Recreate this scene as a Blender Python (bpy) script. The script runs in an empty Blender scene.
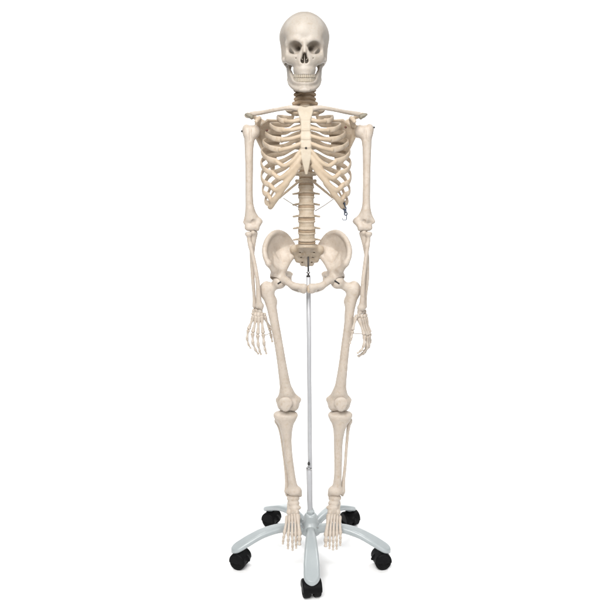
import bpy, math, random
import numpy as np

random.seed(4)
rng = np.random.default_rng(4)
C = bpy.context.scene.collection
A = lambda *v: np.array(v, dtype=float)

# ------------------------------------------------------------------ camera
CAM_H, CAM_D, PITCH, FOC = 1.2, 2.1, math.radians(8.6), 656.0


def at(px, py, Y=0.0):
    """point of the place seen at photo pixel (px, py) at depth Y"""
    a = (px - 300) / FOC
    b = (300 - py) / FOC
    d = A(a, math.cos(PITCH) + b * math.sin(PITCH), -math.sin(PITCH) + b * math.cos(PITCH))
    t = (Y + CAM_D) / d[1]
    return A(0, -CAM_D, CAM_H) + t * d


cam = bpy.data.cameras.new('camera')
camo = bpy.data.objects.new('camera', cam)
C.objects.link(camo)
camo.location = (0, -CAM_D, CAM_H)
camo.rotation_euler = (math.pi / 2 - PITCH, 0, 0)
cam.sensor_width = 36
cam.lens = 36 * FOC / 600
cam.clip_start = 0.05
cam.clip_end = 100
bpy.context.scene.camera = camo


def mid(z):
    """x of the figure's midline (it leans a little)"""
    return 0.012 + 0.0145 * (1.75 - z)


# ------------------------------------------------------------------ materials
def material(name, col, rough=0.5, metal=0.0, var=0.0, scale=30.0, bump=0.0, bscale=200.0, col2=None, sss=0.0,
             spec=0.5, coat=0.0, stain=None):
    m = bpy.data.materials.new(name)
    m.use_nodes = True
    nt = m.node_tree
    b = nt.nodes['Principled BSDF']
    b.inputs['Roughness'].default_value = rough
    b.inputs['Metallic'].default_value = metal
    b.inputs['Specular IOR Level'].default_value = spec
    b.inputs['Coat Weight'].default_value = coat
    b.inputs['Base Color'].default_value = (*col, 1)
    tc = nt.nodes.new('ShaderNodeTexCoord')
    if sss:
        b.inputs['Subsurface Weight'].default_value = sss
        b.inputs['Subsurface Radius'].default_value = (1.0, 0.6, 0.35)
        b.inputs['Subsurface Scale'].default_value = 0.004
    if var or col2:
        n = nt.nodes.new('ShaderNodeTexNoise')
        n.inputs['Scale'].default_value = scale
        n.inputs['Detail'].default_value = 6
        n.inputs['Roughness'].default_value = 0.65
        nt.links.new(tc.outputs['Object'], n.inputs['Vector'])
        r = nt.nodes.new('ShaderNodeValToRGB')
        c2 = col2 if col2 else tuple(c * (1 - var) for c in col)
        r.color_ramp.elements[0].position = 0.32
        r.color_ramp.elements[1].position = 0.62
        r.color_ramp.elements[0].color = (*c2, 1)
        r.color_ramp.elements[1].color = (*col, 1)
        nt.links.new(n.outputs['Fac'], r.inputs['Fac'])
        out = r.outputs['Color']
        if stain:
            n3 = nt.nodes.new('ShaderNodeTexNoise')
            n3.inputs['Scale'].default_value = 95
            n3.inputs['Detail'].default_value = 8
            n3.inputs['Roughness'].default_value = 0.75
            n3.inputs['Distortion'].default_value = 0.6
            nt.links.new(tc.outputs['Object'], n3.inputs['Vector'])
            r3 = nt.nodes.new('ShaderNodeValToRGB')
            r3.color_ramp.elements[0].position = 0.34
            r3.color_ramp.elements[1].position = 0.50
            r3.color_ramp.elements[0].color = (*stain, 1)
            r3.color_ramp.elements[1].color = (1, 1, 1, 1)
            nt.links.new(n3.outputs['Fac'], r3.inputs['Fac'])
            mx = nt.nodes.new('ShaderNodeMixRGB')
            mx.blend_type = 'MULTIPLY'
            mx.inputs['Fac'].default_value = 1
            nt.links.new(out, mx.inputs['Color1'])
            nt.links.new(r3.outputs['Color'], mx.inputs['Color2'])
            out = mx.outputs['Color']
        nt.links.new(out, b.inputs['Base Color'])
    if bump:
        n2 = nt.nodes.new('ShaderNodeTexNoise')
        n2.inputs['Scale'].default_value = bscale
        n2.inputs['Detail'].default_value = 4
        nt.links.new(tc.outputs['Object'], n2.inputs['Vector'])
        bp = nt.nodes.new('ShaderNodeBump')
        bp.inputs['Strength'].default_value = bump
        bp.inputs['Distance'].default_value = 0.002
        nt.links.new(n2.outputs['Fac'], bp.inputs['Height'])
        nt.links.new(bp.outputs['Normal'], b.inputs['Normal'])
    return m


BONE = material('cream_bone_plastic', (0.49, 0.432, 0.372), 0.48, var=0.0, col2=(0.43, 0.37, 0.31), scale=26, bump=0.35,
                bscale=170, sss=0.10, spec=0.35, stain=(.88, .82, .75))
SKULLM = material('pale_bone_plastic', (0.418, 0.378, 0.332), 0.48, col2=(0.382, 0.338, 0.29), scale=22, bump=0.22,
                  bscale=140, sss=0.10, spec=0.4, stain=(.91, .87, .81))
RIBM = material('warm_bone_plastic', (0.50, 0.42, 0.33), 0.48, col2=(0.435, 0.352, 0.262), scale=30, bump=0.35, bscale=170,
                sss=0.10, spec=0.35, stain=(.84, .77, .68))
SPINEM = material('spine_bone_plastic', (0.435, 0.365, 0.285), 0.5, col2=(0.38, 0.31, 0.23), scale=40, bump=0.35,
                  bscale=170, sss=0.1, spec=0.35, stain=(.84, .77, .68))
CARTM = material('tan_cartilage', (0.475, 0.385, 0.285), 0.5, col2=(0.42, 0.33, 0.235), scale=24, bump=0.3, bscale=150,
                 sss=0.12, spec=0.35)
DISCM = material('brown_disc_rubber', (0.32, 0.235, 0.155), 0.55, col2=(0.25, 0.175, 0.11), scale=60)
TOOTHM = material('tooth_ivory', (0.43, 0.385, 0.32), 0.35, col2=(0.37, 0.315, 0.24), scale=90, sss=0.1)
STEEL = material('steel', (0.45, 0.45, 0.46), 0.3, metal=1.0)
DARKM = material('dark_metal', (0.035, 0.033, 0.032), 0.42, metal=0.5)
BLUEM = material('blue_grey_metal', (0.06, 0.075, 0.11), 0.4, metal=0.6)
POLEM = material('pole_grey_enamel', (0.40, 0.405, 0.42), 0.3, col2=(0.37, 0.375, 0.39), scale=50, bump=0.03, bscale=300,
                 coat=0.2)
STANDM = material('stand_grey_enamel', (0.325, 0.355, 0.364), 0.36, col2=(0.30, 0.33, 0.338), scale=14, bump=0.08,
                  bscale=420, coat=0.25)
BLACKM = material('black_plastic', (0.006, 0.006, 0.0065), 0.45, col2=(0.004, 0.004, 0.0045), scale=40, bump=0.1,
                  bscale=250, spec=.07)
TYREM = material('black_rubber', (0.006, 0.006, 0.006), 0.65, col2=(0.009, 0.009, 0.009), scale=60, spec=.06)
NECKM = material('shaded_neck_bone_plastic', (0.34, 0.25, 0.165), 0.5, col2=(0.265, 0.185, 0.115), scale=40, bump=0.35, bscale=170)  # bone plastic darkened to brown: the shade behind the chin is in the colour
PAPERM = material('white_seamless_paper', (0.90, 0.90, 0.90), 0.8, col2=(0.89, 0.89, 0.89), scale=3, spec=0.2)


# ------------------------------------------------------------------ objects
def link(name, verts, faces, mat, parent=None, smooth=True, label=None):
    verts = np.asarray(verts, dtype=float)
    c = 0.5 * (verts.min(0) + verts.max(0))
    me = bpy.data.meshes.new(name)
    me.from_pydata((verts - c).tolist(), [], [tuple(int(i) for i in f) for f in faces])
    me.materials.append(mat)
    me.update()
    if smooth:
        me.polygons.foreach_set('use_smooth', [True] * len(me.polygons))
    o = bpy.data.objects.new(name, me)
    C.objects.link(o)
    if parent is not None:
        o.parent = parent
        o.location = A(*c) - world_of(parent)
    else:
        o.location = c
    o['_w'] = [float(x) for x in c]
    if label:
        o['label'] = label
    return o


def world_of(o):
    return A(*o['_w'])


def empty(name, loc):
    o = bpy.data.objects.new(name, None)
    C.objects.link(o)
    o.location = loc
    o.empty_display_size = 0.05
    o['_w'] = [float(x) for x in loc]
    return o


# ------------------------------------------------------------------ signed distance shapes
class F:
    def __init__(s, fn, lo, hi):
        s.fn, s.lo, s.hi = fn, np.array(lo, float), np.array(hi, float)

    def __call__(s, P):
        return s.fn(P)


def cap(a, b, ra, rb=None):
    a, b = np.array(a, float), np.array(b, float)
    rb = ra if rb is None else rb
    ab = b - a
    L2 = max(float(ab @ ab), 1e-12)

    def fn(P):
        q = P - a
        t = np.clip(q @ ab / L2, 0, 1)
        return np.linalg.norm(q - t[:, None] * ab, axis=1) - (ra + (rb - ra) * t)

    return F(fn, np.minimum(a - ra, b - rb), np.maximum(a + ra, b + rb))


def ell(c, r, ax=None):
    c, r = np.array(c, float), np.array(r, float)
    m = float(r.max())

    def fn(P):
        q = P - c
        if ax is not None:
            q = q @ ax
        k0 = np.linalg.norm(q / r, axis=1)
        k1 = np.linalg.norm(q / (r * r), axis=1)
        return np.where(k1 > 1e-9, k0 * (k0 - 1) / np.maximum(k1, 1e-9), -m)

    ext = m if ax is not None else r
    return F(fn, c - ext, c + ext)


def box(c, h, rd=0.0, ax=None):
    c, h = np.array(c, float), np.array(h, float)

    def fn(P):
        q = P - c
        if ax is not None:
            q = q @ ax
        d = np.abs(q) - (h - rd)
        return np.linalg.norm(np.maximum(d, 0), axis=1) + np.minimum(d.max(1), 0) - rd

    e = np.linalg.norm(h) if ax is not None else h
    return F(fn, c - e, c + e)


def cyl(c, axis, rx, ry, hh, rd=0.002, side=None):
    """elliptic cylinder; axis unit vector, rx along side vector"""
    c = np.array(c, float)
    w = np.array(axis, float)
    w /= np.linalg.norm(w)
    u = A(1, 0, 0) if side is None else np.array(side, float)
    u = u - (u @ w) * w
    u /= np.linalg.norm(u)
    v = np.cross(w, u)

    def fn(P):
        q = P - c
        x, y, z = q @ u, q @ v, q @ w
        k = np.sqrt((x / rx) ** 2 + (y / ry) ** 2)
        dr = (k - 1) * min(rx, ry) + rd
        dz = np.abs(z) - hh + rd
        return np.sqrt(np.maximum(dr, 0) ** 2 + np.maximum(dz, 0) ** 2) + np.minimum(np.maximum(dr, dz), 0) - rd

    e = math.sqrt(max(rx, ry) ** 2 + hh * hh)
    return F(fn, c - e, c + e)


def tri(a, b, c, r):
    a, b, c = (np.array(v, float) for v in (a, b, c))
    n = np.cross(b - a, c - a)
    n /= np.linalg.norm(n)
    edges = [(a, b), (b, c), (c, a)]

    def fn(P):
        dmin = np.full(len(P), 1e9)
        inside = np.ones(len(P), bool)
        for p, q in edges:
            e = q - p
            w = P - p
            t = np.clip(w @ e / (e @ e), 0, 1)
            dmin = np.minimum(dmin, np.linalg.norm(w - t[:, None] * e, axis=1))
            inside &= (w @ np.cross(n, e)) >= 0
        return np.where(inside, np.abs((P - a) @ n), dmin) - r

    V = np.stack([a, b, c])
    return F(fn, V.min(0) - r, V.max(0) + r)


def smin(a, b, k):
    if k <= 0:
        return np.minimum(a, b)
    h = np.maximum(k - np.abs(a - b), 0) / k
    return np.minimum(a, b) - h * h * k * 0.25


def U(k, *fs):
    fs = [f for g in fs for f in (g if isinstance(g, (list, tuple)) else [g])]

    def fn(P):
        d = fs[0](P)
        for f in fs[1:]:
            d = smin(d, f(P), k)
        return d

    return F(fn, np.min([f.lo for f in fs], 0), np.max([f.hi for f in fs], 0))


def cut(a, k, *bs):
    bs = [f for g in bs for f in (g if isinstance(g, (list, tuple)) else [g])]

    def fn(P):
        d = a(P)
        for b in bs:
            d = -smin(-d, b(P), k)
        return d

    return F(fn, a.lo, a.hi)


def chain(pts, rs, k=0.0):
    """one smooth tapering tube through the points"""
    m = len(pts) - 1
    n = 1 + m * (4 if m > 1 else 1)
    P = spline(pts, n)
    R = spline(np.array(rs, float)[:, None] * A(1, 0, 0), n)[:, 0]

    def fn(Q):
        d = None
        for i in range(n - 1):
            ab = P[i + 1] - P[i]
            q = Q - P[i]
            t = np.clip(q @ ab / max(float(ab @ ab), 1e-12), 0, 1)
            e = np.linalg.norm(q - t[:, None] * ab, axis=1) - (R[i] + (R[i + 1] - R[i]) * t)
            d = e if d is None else np.minimum(d, e)
        return d

    return [F(fn, (P - R[:, None]).min(0), (P + R[:, None]).max(0))]


def mesh_sdf(f, h):
    lo = f.lo - 4 * h
    n = (np.ceil((f.hi + 4 * h - lo) / (4 * h)).astype(int))
    N = n * 4
    g = [lo[i] + (np.arange(n[i]) * 4 + 1.5) * h for i in range(3)]
    cc = np.stack(np.meshgrid(*g, indexing='ij'), -1).reshape(-1, 3)
    dc = f(cc)
    act = np.abs(dc) < 4 * h * 0.87 * 2.2
    D = np.repeat(np.repeat(np.repeat(np.where(dc < 0, -1.0, 1.0).reshape(n), 4, 0), 4, 1), 4, 2)
    idx = np.argwhere(act.reshape(n))
    off = np.stack(np.meshgrid(*[np.arange(4)] * 3, indexing='ij'), -1).reshape(-1, 3)
    for s in range(0, len(idx), 4000):
        ii = (idx[s:s + 4000, None, :] * 4 + off[None]).reshape(-1, 3)
        D[ii[:, 0], ii[:, 1], ii[:, 2]] = f(lo + ii * h)
    S = D < 0
    cs = [S[i:N[0] - 1 + i, j:N[1] - 1 + j, k:N[2] - 1 + k] for i in (0, 1) for j in (0, 1) for k in (0, 1)]
    cnt = sum(c.astype(np.int8) for c in cs)
    cells = np.argwhere((cnt > 0) & (cnt < 8))
    vid = np.full(tuple(N - 1), -1, int)
    vid[cells[:, 0], cells[:, 1], cells[:, 2]] = np.arange(len(cells))
    acc = np.zeros((len(cells), 3))
    num = np.zeros(len(cells))
    corners = [(i, j, k) for i in (0, 1) for j in (0, 1) for k in (0, 1)]
    for a in corners:
        for d in range(3):
            if a[d]:
                continue
            b = list(a)
            b[d] = 1
            va = D[cells[:, 0] + a[0], cells[:, 1] + a[1], cells[:, 2] + a[2]]
            vb = D[cells[:, 0] + b[0], cells[:, 1] + b[1], cells[:, 2] + b[2]]
            m = (va < 0) != (vb < 0)
            t = np.where(m, va / np.where(m, va - vb, 1), 0)
            p = np.tile(np.array(a, float), (len(cells), 1))
            p[:, d] += t
            acc += p * m[:, None]
            num += m
    V = lo + (cells + acc / num[:, None]) * h
    quads = []
    for d in range(3):
        e = [slice(None)] * 3
        e2 = [slice(None)] * 3
        e[d] = slice(0, -1)
        e2[d] = slice(1, None)
        m = S[tuple(e)] != S[tuple(e2)]
        q = np.argwhere(m)
        o1, o2 = (d + 1) % 3, (d + 2) % 3
        ok = (q[:, o1] > 0) & (q[:, o2] > 0) & (q[:, o1] < N[o1] - 1) & (q[:, o2] < N[o2] - 1)
        q = q[ok]
        s0 = S[q[:, 0], q[:, 1], q[:, 2]]

        def v(da, db):
            r = q.copy()
            r[:, o1] -= da
            r[:, o2] -= db
            return vid[r[:, 0], r[:, 1], r[:, 2]]

        Q = np.stack([v(1, 1), v(0, 1), v(0, 0), v(1, 0)], 1)
        Q[~s0] = Q[~s0][:, ::-1]
        quads.append(Q)
    return V, np.concatenate(quads)


def relax(V, Q, it):
    """even out a mesh: each vertex moves to the mean of its neighbours"""
    V = np.array(V, float)
    Q = np.asarray(Q)
    e = np.concatenate([Q[:, [0, 1]], Q[:, [1, 2]], Q[:, [2, 3]], Q[:, [3, 0]]])
    cnt = np.bincount(e.ravel(), minlength=len(V)).astype(float)
    for k in range(it):
        acc = np.zeros_like(V)
        np.add.at(acc, e[:, 0], V[e[:, 1]])
        np.add.at(acc, e[:, 1], V[e[:, 0]])
        f = .55 if k % 2 == 0 else -.50
        V = V + f * (acc / cnt[:, None] - V)
    return V


def tilt(V):
    V = np.array(V, float)
    V[:, 0] += 0.012 + 0.0145 * (1.75 - V[:, 2])
    return V


def mirror(V, Q):
    V = np.array(V, float)
    V[:, 0] *= -1
    return V, np.asarray(Q)[:, ::-1]


# ------------------------------------------------------------------ swept tubes
def spline(pts, n):
    P = np.array(pts, float)
    if len(P) == 2:
        t = np.linspace(0, 1, n)[:, None]
        return P[0] * (1 - t) + P[1] * t
    X = np.concatenate([[2 * P[0] - P[1]], P, [2 * P[-1] - P[-2]]])
    out = []
    m = len(P) - 1
    for s in np.linspace(0, m, n):
        i = min(int(s), m - 1)
        t = s - i
        a, b, c, d = X[i:i + 4]
        out.append(0.5 * (2 * b + (c - a) * t + (2 * a - 5 * b + 4 * c - d) * t * t + (3 * b - a - 3 * c + d) * t ** 3))
    return np.array(out)


def sweep(pts, ra, rb=None, n=24, seg=10, up=(0, 0, 1), power=1.0):
    """tube along pts, ra = half size along the up-ish axis, rb = half size across; both per control point"""
    ra = np.atleast_1d(np.array(ra, float))
    rb = ra if rb is None else np.atleast_1d(np.array(rb, float))
    P = spline(pts, n)
    s = np.linspace(0, 1, n)
    fa = np.interp(s, np.linspace(0, 1, len(ra)), ra) if len(ra) > 1 else np.full(n, ra[0])
    fb = np.interp(s, np.linspace(0, 1, len(rb)), rb) if len(rb) > 1 else np.full(n, rb[0])
    T = np.gradient(P, axis=0)
    T /= np.linalg.norm(T, axis=1)[:, None]
    # rounded ends
    e0, e1 = (fa[0] + fb[0]) * 0.4, (fa[-1] + fb[-1]) * 0.4
    rows = []
    for kk, (w, z) in enumerate(((0.45, 1.0), (0.8, 0.62))):
        rows.append((P[0] - T[0] * e0 * z * 0.7, T[0], fa[0] * w, fb[0] * w))
    for i in range(n):
        rows.append((P[i], T[i], fa[i], fb[i]))
    for w, z in ((0.8, 0.62), (0.45, 1.0)):
        rows.append((P[-1] + T[-1] * e1 * z * 0.7, T[-1], fa[-1] * w, fb[-1] * w))
    V = []
    up = np.array(up, float)
    for p, t, a, b in rows:
        u = up - (up @ t) * t
        if np.linalg.norm(u) < 1e-3:
            u = A(1, 0, 0) - t[0] * t
        u /= np.linalg.norm(u)
        v = np.cross(t, u)
        for k in range(seg):
            an = 2 * math.pi * k / seg
            ca, sa = math.cos(an), math.sin(an)
            if power != 1.0:
                ca = math.copysign(abs(ca) ** power, ca)
                sa = math.copysign(abs(sa) ** power, sa)
            V.append(p + u * a * ca + v * b * sa)
    Q = []
    R = len(rows)
    for i in range(R - 1):
        for k in range(seg):
            k2 = (k + 1) % seg
            Q.append((i * seg + k, i * seg + k2, (i + 1) * seg + k2, (i + 1) * seg + k))
    V.append(rows[0][0])
    V.append(rows[-1][0])
    c0, c1 = len(V) - 2, len(V) - 1
    for k in range(seg):
        k2 = (k + 1) % seg
        Q.append((c0, k2, k))
        Q.append((c1, (R - 1) * seg + k, (R - 1) * seg + k2))
    return np.array(V), Q


def small_bone(a, b, r, waist=0.6, seg=9, bend=0.0):
    """little long bone (palm, finger or toe bone): knobbed ends, narrow middle"""
    a, b = np.array(a, float), np.array(b, float)
    m = (a + b) / 2 + A(0, -bend, 0)
    V, Q = sweep([a, a * .85 + b * .15, m, a * .15 + b * .85, b],
                 [r * 1.12, r * 1.0, r * waist, r * .8, r * .98], n=14, seg=seg, up=(0, 1, 0.1))
    return V, Q


# ================================================================== SKELETON
skel = empty('skeleton', at(310, 556, 0.0) * A(1, 0, 0) + A(0, 0, 0.05))
skel['label'] = 'life size cream plastic anatomical skeleton hanging on a wheeled stand'
skel['category'] = 'skeleton'

# ---------------------------------------------------------------- skull (local frame: origin between the orbits)
SK_O = A(mid(1.65), -0.018, 1.6565)
SK_P = math.radians(9)          # nods forward
SKR = np.array([[1, 0, 0], [0, math.cos(SK_P), math.sin(SK_P)], [0, -math.sin(SK_P), math.cos(SK_P)]]).T


def sk(V):
    V = np.array(V, float)
    V[:, 2] = np.where(V[:, 2] < -.035, -.035 + (V[:, 2] + .035) * .885, V[:, 2])
    return V @ SKR.T + SK_O


def both(fn):
    return [fn(1), fn(-1)]


def skull_sdf():
    cran = U(0.030, ell((0, .048, .033), (.0765, .088, .062)), ell((0, .030, .046), (.0585, .080, .0570)))
    cran = U(0.022, cran, ell((0, -.002, .036), (.0560, .056, .056)), ell((0, .075, .012), (.062, .052, .052)))
    cran = U(0.016, cran, both(lambda s: ell((s * .0275, -.012, .034), (.0285, .0395, .0360))))
    base = ell((0, .055, -.028), (.050, .052, .034))
    cran = U(0.02, cran, base, both(lambda s: ell((s * .058, .038, -.018), (.0125, .03, .028))))
    cran = U(0.012, cran, both(lambda s: cap((s * .054, .046, -.030), (s * .047, .040, -.066), .012, .006)))
    # pinch of the temples
    cran = cut(cran, .03, both(lambda s: ell((s * .088, -.024, -.004), (.029, .036, .034))))
    face = U(0.016, ell((0, -.032, -.050), (.031, .034, .034)), ell((0, -.0375, -.068), (.0300, .0290, .0200)),
             both(lambda s: ell((s * .024, -.036, -.034), (.016, .024, .016))),
             both(lambda s: ell((s * .041, -.036, -.034), (.0135, .0125, .0125))))
    rims = U(0.008,
             both(lambda s: U(0, chain([(s * .050, -.036, -.027), (s * .0525, -.031, -.008), (s * .0515, -.032, .012)],
                                       [.0065, .005, .006]))),
             both(lambda s: U(0, chain([(s * .006, -.0555, .014), (s * .022, -.0550, .0215), (s * .040, -.0470, .0205),
                                        (s * .0515, -.033, .010)], [.0050, .0042, .0042, .0046]))),
             both(lambda s: U(0, chain([(s * .012, -.056, -.016), (s * .024, -.056, -.0215), (s * .040, -.049, -.0245),
                                        (s * .050, -.038, -.022)], [.0046, .0044, .005, .0055]))))
    arch = U(0, both(lambda s: U(0, chain([(s * .047, -.032, -.036), (s * .058, -.012, -.037), (s * .0635, .012, -.034),
                                           (s * .060, .036, -.030)], [.0085, .0058, .0052, .007]))))
    nose = U(0.004, chain([(0, -.0585, .012), (0, -.0645, -.003), (0, -.069, -.014)], [.008, .0062, .0052]),
             both(lambda s: U(0, chain([(s * .006, -.062, -.004), (s * .0135, -.061, -.028), (s * .012, -.060, -.045)],
                                       [.0058, .0052, .0055]))))
    alve = U(0.006, [cap((.0262 * math.sin(a), -.029 - .032 * math.cos(a), -.066),
                         (.0262 * math.sin(a), -.029 - .0350 * math.cos(a), -.0785), .0056, .0042)
                     for a in np.radians(np.linspace(-84, 84, 13))])
    s = U(0.014, cran, face, rims)
    s = U(0.008, s, arch, nose, alve)
    # ridge roots over the teeth
    s = U(0.0025, s, [cap((.0262 * math.sin(a), -.029 - .0315 * math.cos(a), -.046),
                         (.0272 * math.sin(a), -.029 - .0385 * math.cos(a), -.0785), .0012, .0028)
                     for a in np.radians(np.linspace(-80, 80, 14))])
    orb = both(lambda t: U(.012, ell((t * .0295, -.058, -.0005), (.0190, .021, .0166)),
                           ell((t * .027, -.044, -.0005), (.0160, .0165, .0138)),
                           cap((t * .023, -.030, -.001), (t * .0125, -.004, -.002), .0085, .0045)))
    fiss = both(lambda t: cap((t * .0165, -.020, .001), (t * .024, -.022, .0055), .0042, .003))
    nas = U(.005, cap((0, -.075, -.018), (0, -.035, -.022), .0042, .004),
            both(lambda t: cap((t * .0055, -.075, -.036), (t * .005, -.030, -.036), .0062, .006)),
            cap((0, -.075, -.027), (0, -.03, -.029), .0065, .006),
            both(lambda t: cap((t * .0052, -.075, -.0415), (t * .005, -.035, -.040), .0045, .004)))
    s = cut(s, .004, orb)
    s = cut(s, .002, fiss)
    s = cut(s, .003, nas)
    # septum and conchae inside the nose opening
    s = U(0.002, s, cap((0, -.050, -.012), (0, -.056, -.044), .0012, .0014), cap((0, -.066, -.0475), (0, -.058, -.047), .0014, .002),
          both(lambda t: cap((t * .0095, -.048, -.031), (t * .006, -.056, -.034), .002, .0015)))
    # space under the palate and behind the cheekbones
    s = cut(s, .006, ell((0, -.024, -.082), (.0185, .034, .016)),
            both(lambda t: ell((t * .047, .002, -.040), (.0095, .020, .024))),
            both(lambda t: ell((t * .041, -.014, -.061), (.0095, .020, .0165))))
    # small holes below the orbits, sutures
    s = cut(s, .0015, both(lambda t: cap((t * .027, -.075, -.031), (t * .024, -.045, -.029), .0016, .0012)))
    return s


def jaw_sdf():
    arc = np.radians(np.linspace(-80, 80, 15))
    lowb, upb = [], []
    pl = [(.047, .020, -.098), (.0435, -.002, -.110), (.036, -.026, -.120), (.026, -.046, -.1265), (.013, -.0575, -.1295), (0, -.0605, -.1295)]
    pu = [(.0435, .010, -.070), (.0385, -.012, -.084), (.0310, -.033, -.1030), (.021, -.0485, -.1085), (.0105, -.0568, -.1095), (0, -.0585, -.1095)]
    parts = []
    for s in (1, -1):
        L = [A(s * p[0], p[1], p[2]) for p in pl]
        Uu = [A(s * p[0], p[1], p[2]) for p in pu]
        parts += chain(L, [.0058, .0062, .0066, .0072, .0078, .0080])
        parts += chain(Uu, [.0045, .0055, .0058, .0056, .0054, .0054])
        parts.append(U(0, [tri(L[i], L[i + 1], Uu[i], .0046) for i in range(5)] + [tri(L[i + 1], Uu[i + 1], Uu[i], .0046) for i in range(5)]))
        # ramus plate, coronoid and condyle
        g, g2, co, cn, nt = A(s * .047, .022, -.098), A(s * .042, .006, -.094), A(s * .0475, .000, -.052), A(s * .0515, .026, -.046), A(s * .0495, .013, -.060)
        parts.append(U(0, tri(g, g2, nt, .0034), tri(g2, co, nt, .0030), tri(g, nt, cn, .0034)))
        parts += [cap(cn - A(s * .006, 0, 0), cn + A(s * .006, 0, 0), .0046), cap(g, cn, .0046, .004)]
        parts += [cap((s * .012, -.0655, -.131), (s * .006, -.0665, -.131), .005)]
    return U(.005, parts, ell((0, -.0640, -.129), (.012, .007, .008)))


def teeth_sdf(upper):
    fs = []
    n = 14
    wid = [.0029, .0029, .0030, .0032, .0035, .0037, .0036]
    for i in range(n):
        j = abs(i - 6.5)
        q = int(j)
        a = (i - 6.5) / 6.5 * math.radians(82 if upper else 80)
        rx, ry = (.0275, .0375) if upper else (.0262, .0350)
        p = A(rx * math.sin(a), -.0285 - ry * math.cos(a), -.0842 if upper else -.0980)
        tang = A(rx * math.cos(a), ry * math.sin(a), 0)
        tang /= np.linalg.norm(tang)
        nor = A(tang[1], -tang[0], 0)
        if nor[1] > 0:
            nor = -nor
        ax = np.stack([tang, nor, A(0, 0, 1)], 1)
        w = wid[q]
        fs.append(box(p, (w, .0026 + .0009 * max(0, q - 2), .0074 - (.0001 * q if upper else 0)), .0019, ax))
    return U(.0006, fs)


V, Q = mesh_sdf(skull_sdf(), .0014)
skull = link('skull', sk(V), Q, SKULLM, skel)
V, Q = mesh_sdf(jaw_sdf(), .0013)
jaw = link('jawbone', sk(V), Q, SKULLM, skull)
V, Q = mesh_sdf(teeth_sdf(True), .0009)
link('upper_teeth', sk(V), Q, TOOTHM, skull)
V, Q = mesh_sdf(teeth_sdf(False), .0009)
link('lower_teeth', sk(V), Q, TOOTHM, skull)
for s in (1, -1):
    t = np.linspace(0, 1, 90)
    ctr = A(s * .0535, .004, -.040)[None] * (1 - t)[:, None] + A(s * .0478, .008, -.086)[None] * t[:, None]
    coil = ctr + np.stack([.0016 * np.cos(t * 90), .0016 * np.sin(t * 90), 0 * t], 1)
    V, Q = sweep(coil, [.0005], n=180, seg=5)
    link('jaw_spring', sk(V), Q, STEEL, skull)

# ---------------------------------------------------------------- spine
# (z of lower face, z of upper face) bottom up
LV = [1.069, 1.106, 1.143, 1.181, 1.2175, 1.249]
TV = list(np.linspace(1.249, 1.500, 13))
CV = list(np.linspace(1.500, 1.592, 8))
lev = LV + TV[1:] + CV[1:]          # 25 bounds -> 24 vertebrae


def spine_y(z):
    return float(np.interp(z, [0.98, 1.06, 1.13, 1.20, 1.27, 1.36, 1.44, 1.50, 1.55, 1.60],
                           [.05, .000, -.012, -.006, .012, .030, .030, .018, .008, .012]))


def vertebra(i):
    z0, z1 = lev[i], lev[i + 1]
    hgt = z1 - z0
    zc = (z0 + z1) / 2
    yc = spine_y(zc)
    ax = A(0, spine_y(z1) - spine_y(z0), hgt)
    ax /= np.linalg.norm(ax)
    kind = 'L' if i < 5 else ('T' if i < 17 else 'C')
    w = float(np.interp(i, [0, 4, 5, 16, 17, 23], [.0288, .0258, .0232, .0160, .0165, .0150]))
    dpt = float(np.interp(i, [0, 4, 5, 16, 17, 23], [.0185, .0175, .0165, .0125, .0095, .0085]))
    gap = hgt * (.09 if kind == 'L' else .10)
    hb = hgt / 2 - gap
    c = A(0, yc, zc)
    fs = [cyl(c, ax, w * .88, dpt * .88, hb, .003),
          cyl(c + ax * (hb - .0035), ax, w, dpt, .0036, .0028), cyl(c - ax * (hb - .0035), ax, w, dpt, .0036, .0028)]
    bk = yc + dpt
    arch = []
    for s in (1, -1):
        arch += [cap((s * w * .6, bk - .002, zc + .003), (s * w * .62, bk + .013, zc), .0055, .005),
                 cap((s * w * .62, bk + .013, zc), (0, bk + .022, zc - .003), .005, .0045)]
        if kind == 'L':
            arch += [cap((s * w * .6, bk + .004, zc - .008), (s * .042, bk + .007, zc - .012), .0044, .0032)]
            arch += [cap((s * .015, bk + .014, zc - .018), (s * .015, bk + .014, zc + .018), .0062, .0055)]
        elif kind == 'T':
            arch += [cap((s * w * .6, bk + .009, zc + .002), (s * .030, bk + .022, zc + .004), .005, .0055)]
        else:
            arch += [cap((s * w * .7, bk - .008, zc + .002), (s * (.033 - .0018 * (i - 17) + .002 * ((i * 7) % 3 - 1)), bk - .004, zc - .006), .0068, .0062)]
    ln = {'L': .034, 'T': .036, 'C': .018}[kind]
    dz = {'L': -.004, 'T': -.022, 'C': -.008}[kind]
    if i == 17:
        ln, dz = .036, -.01
    arch += [cap((0, bk + .020, zc - .002), (0, bk + .020 + ln * .8, zc - .002 + dz), .0042, .0052)]
    if kind == 'L':
        arch += [cap((0, bk + .020, zc - .010), (0, bk + .045, zc - .012), .004, .005)]
    f = U(.004, U(.003, fs), arch)
    V, Q = mesh_sdf(f, .0016 if kind != 'C' else .0013)
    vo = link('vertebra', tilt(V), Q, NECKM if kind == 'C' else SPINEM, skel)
    V, Q = mesh_sdf(cyl(A(0, spine_y(z1), z1), ax, w * .97, dpt * .97, gap * 1.12, .0016), .0012)
    link('spinal_disc', tilt(V), Q, DISCM, vo)


for i in range(24):
    vertebra(i)


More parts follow.
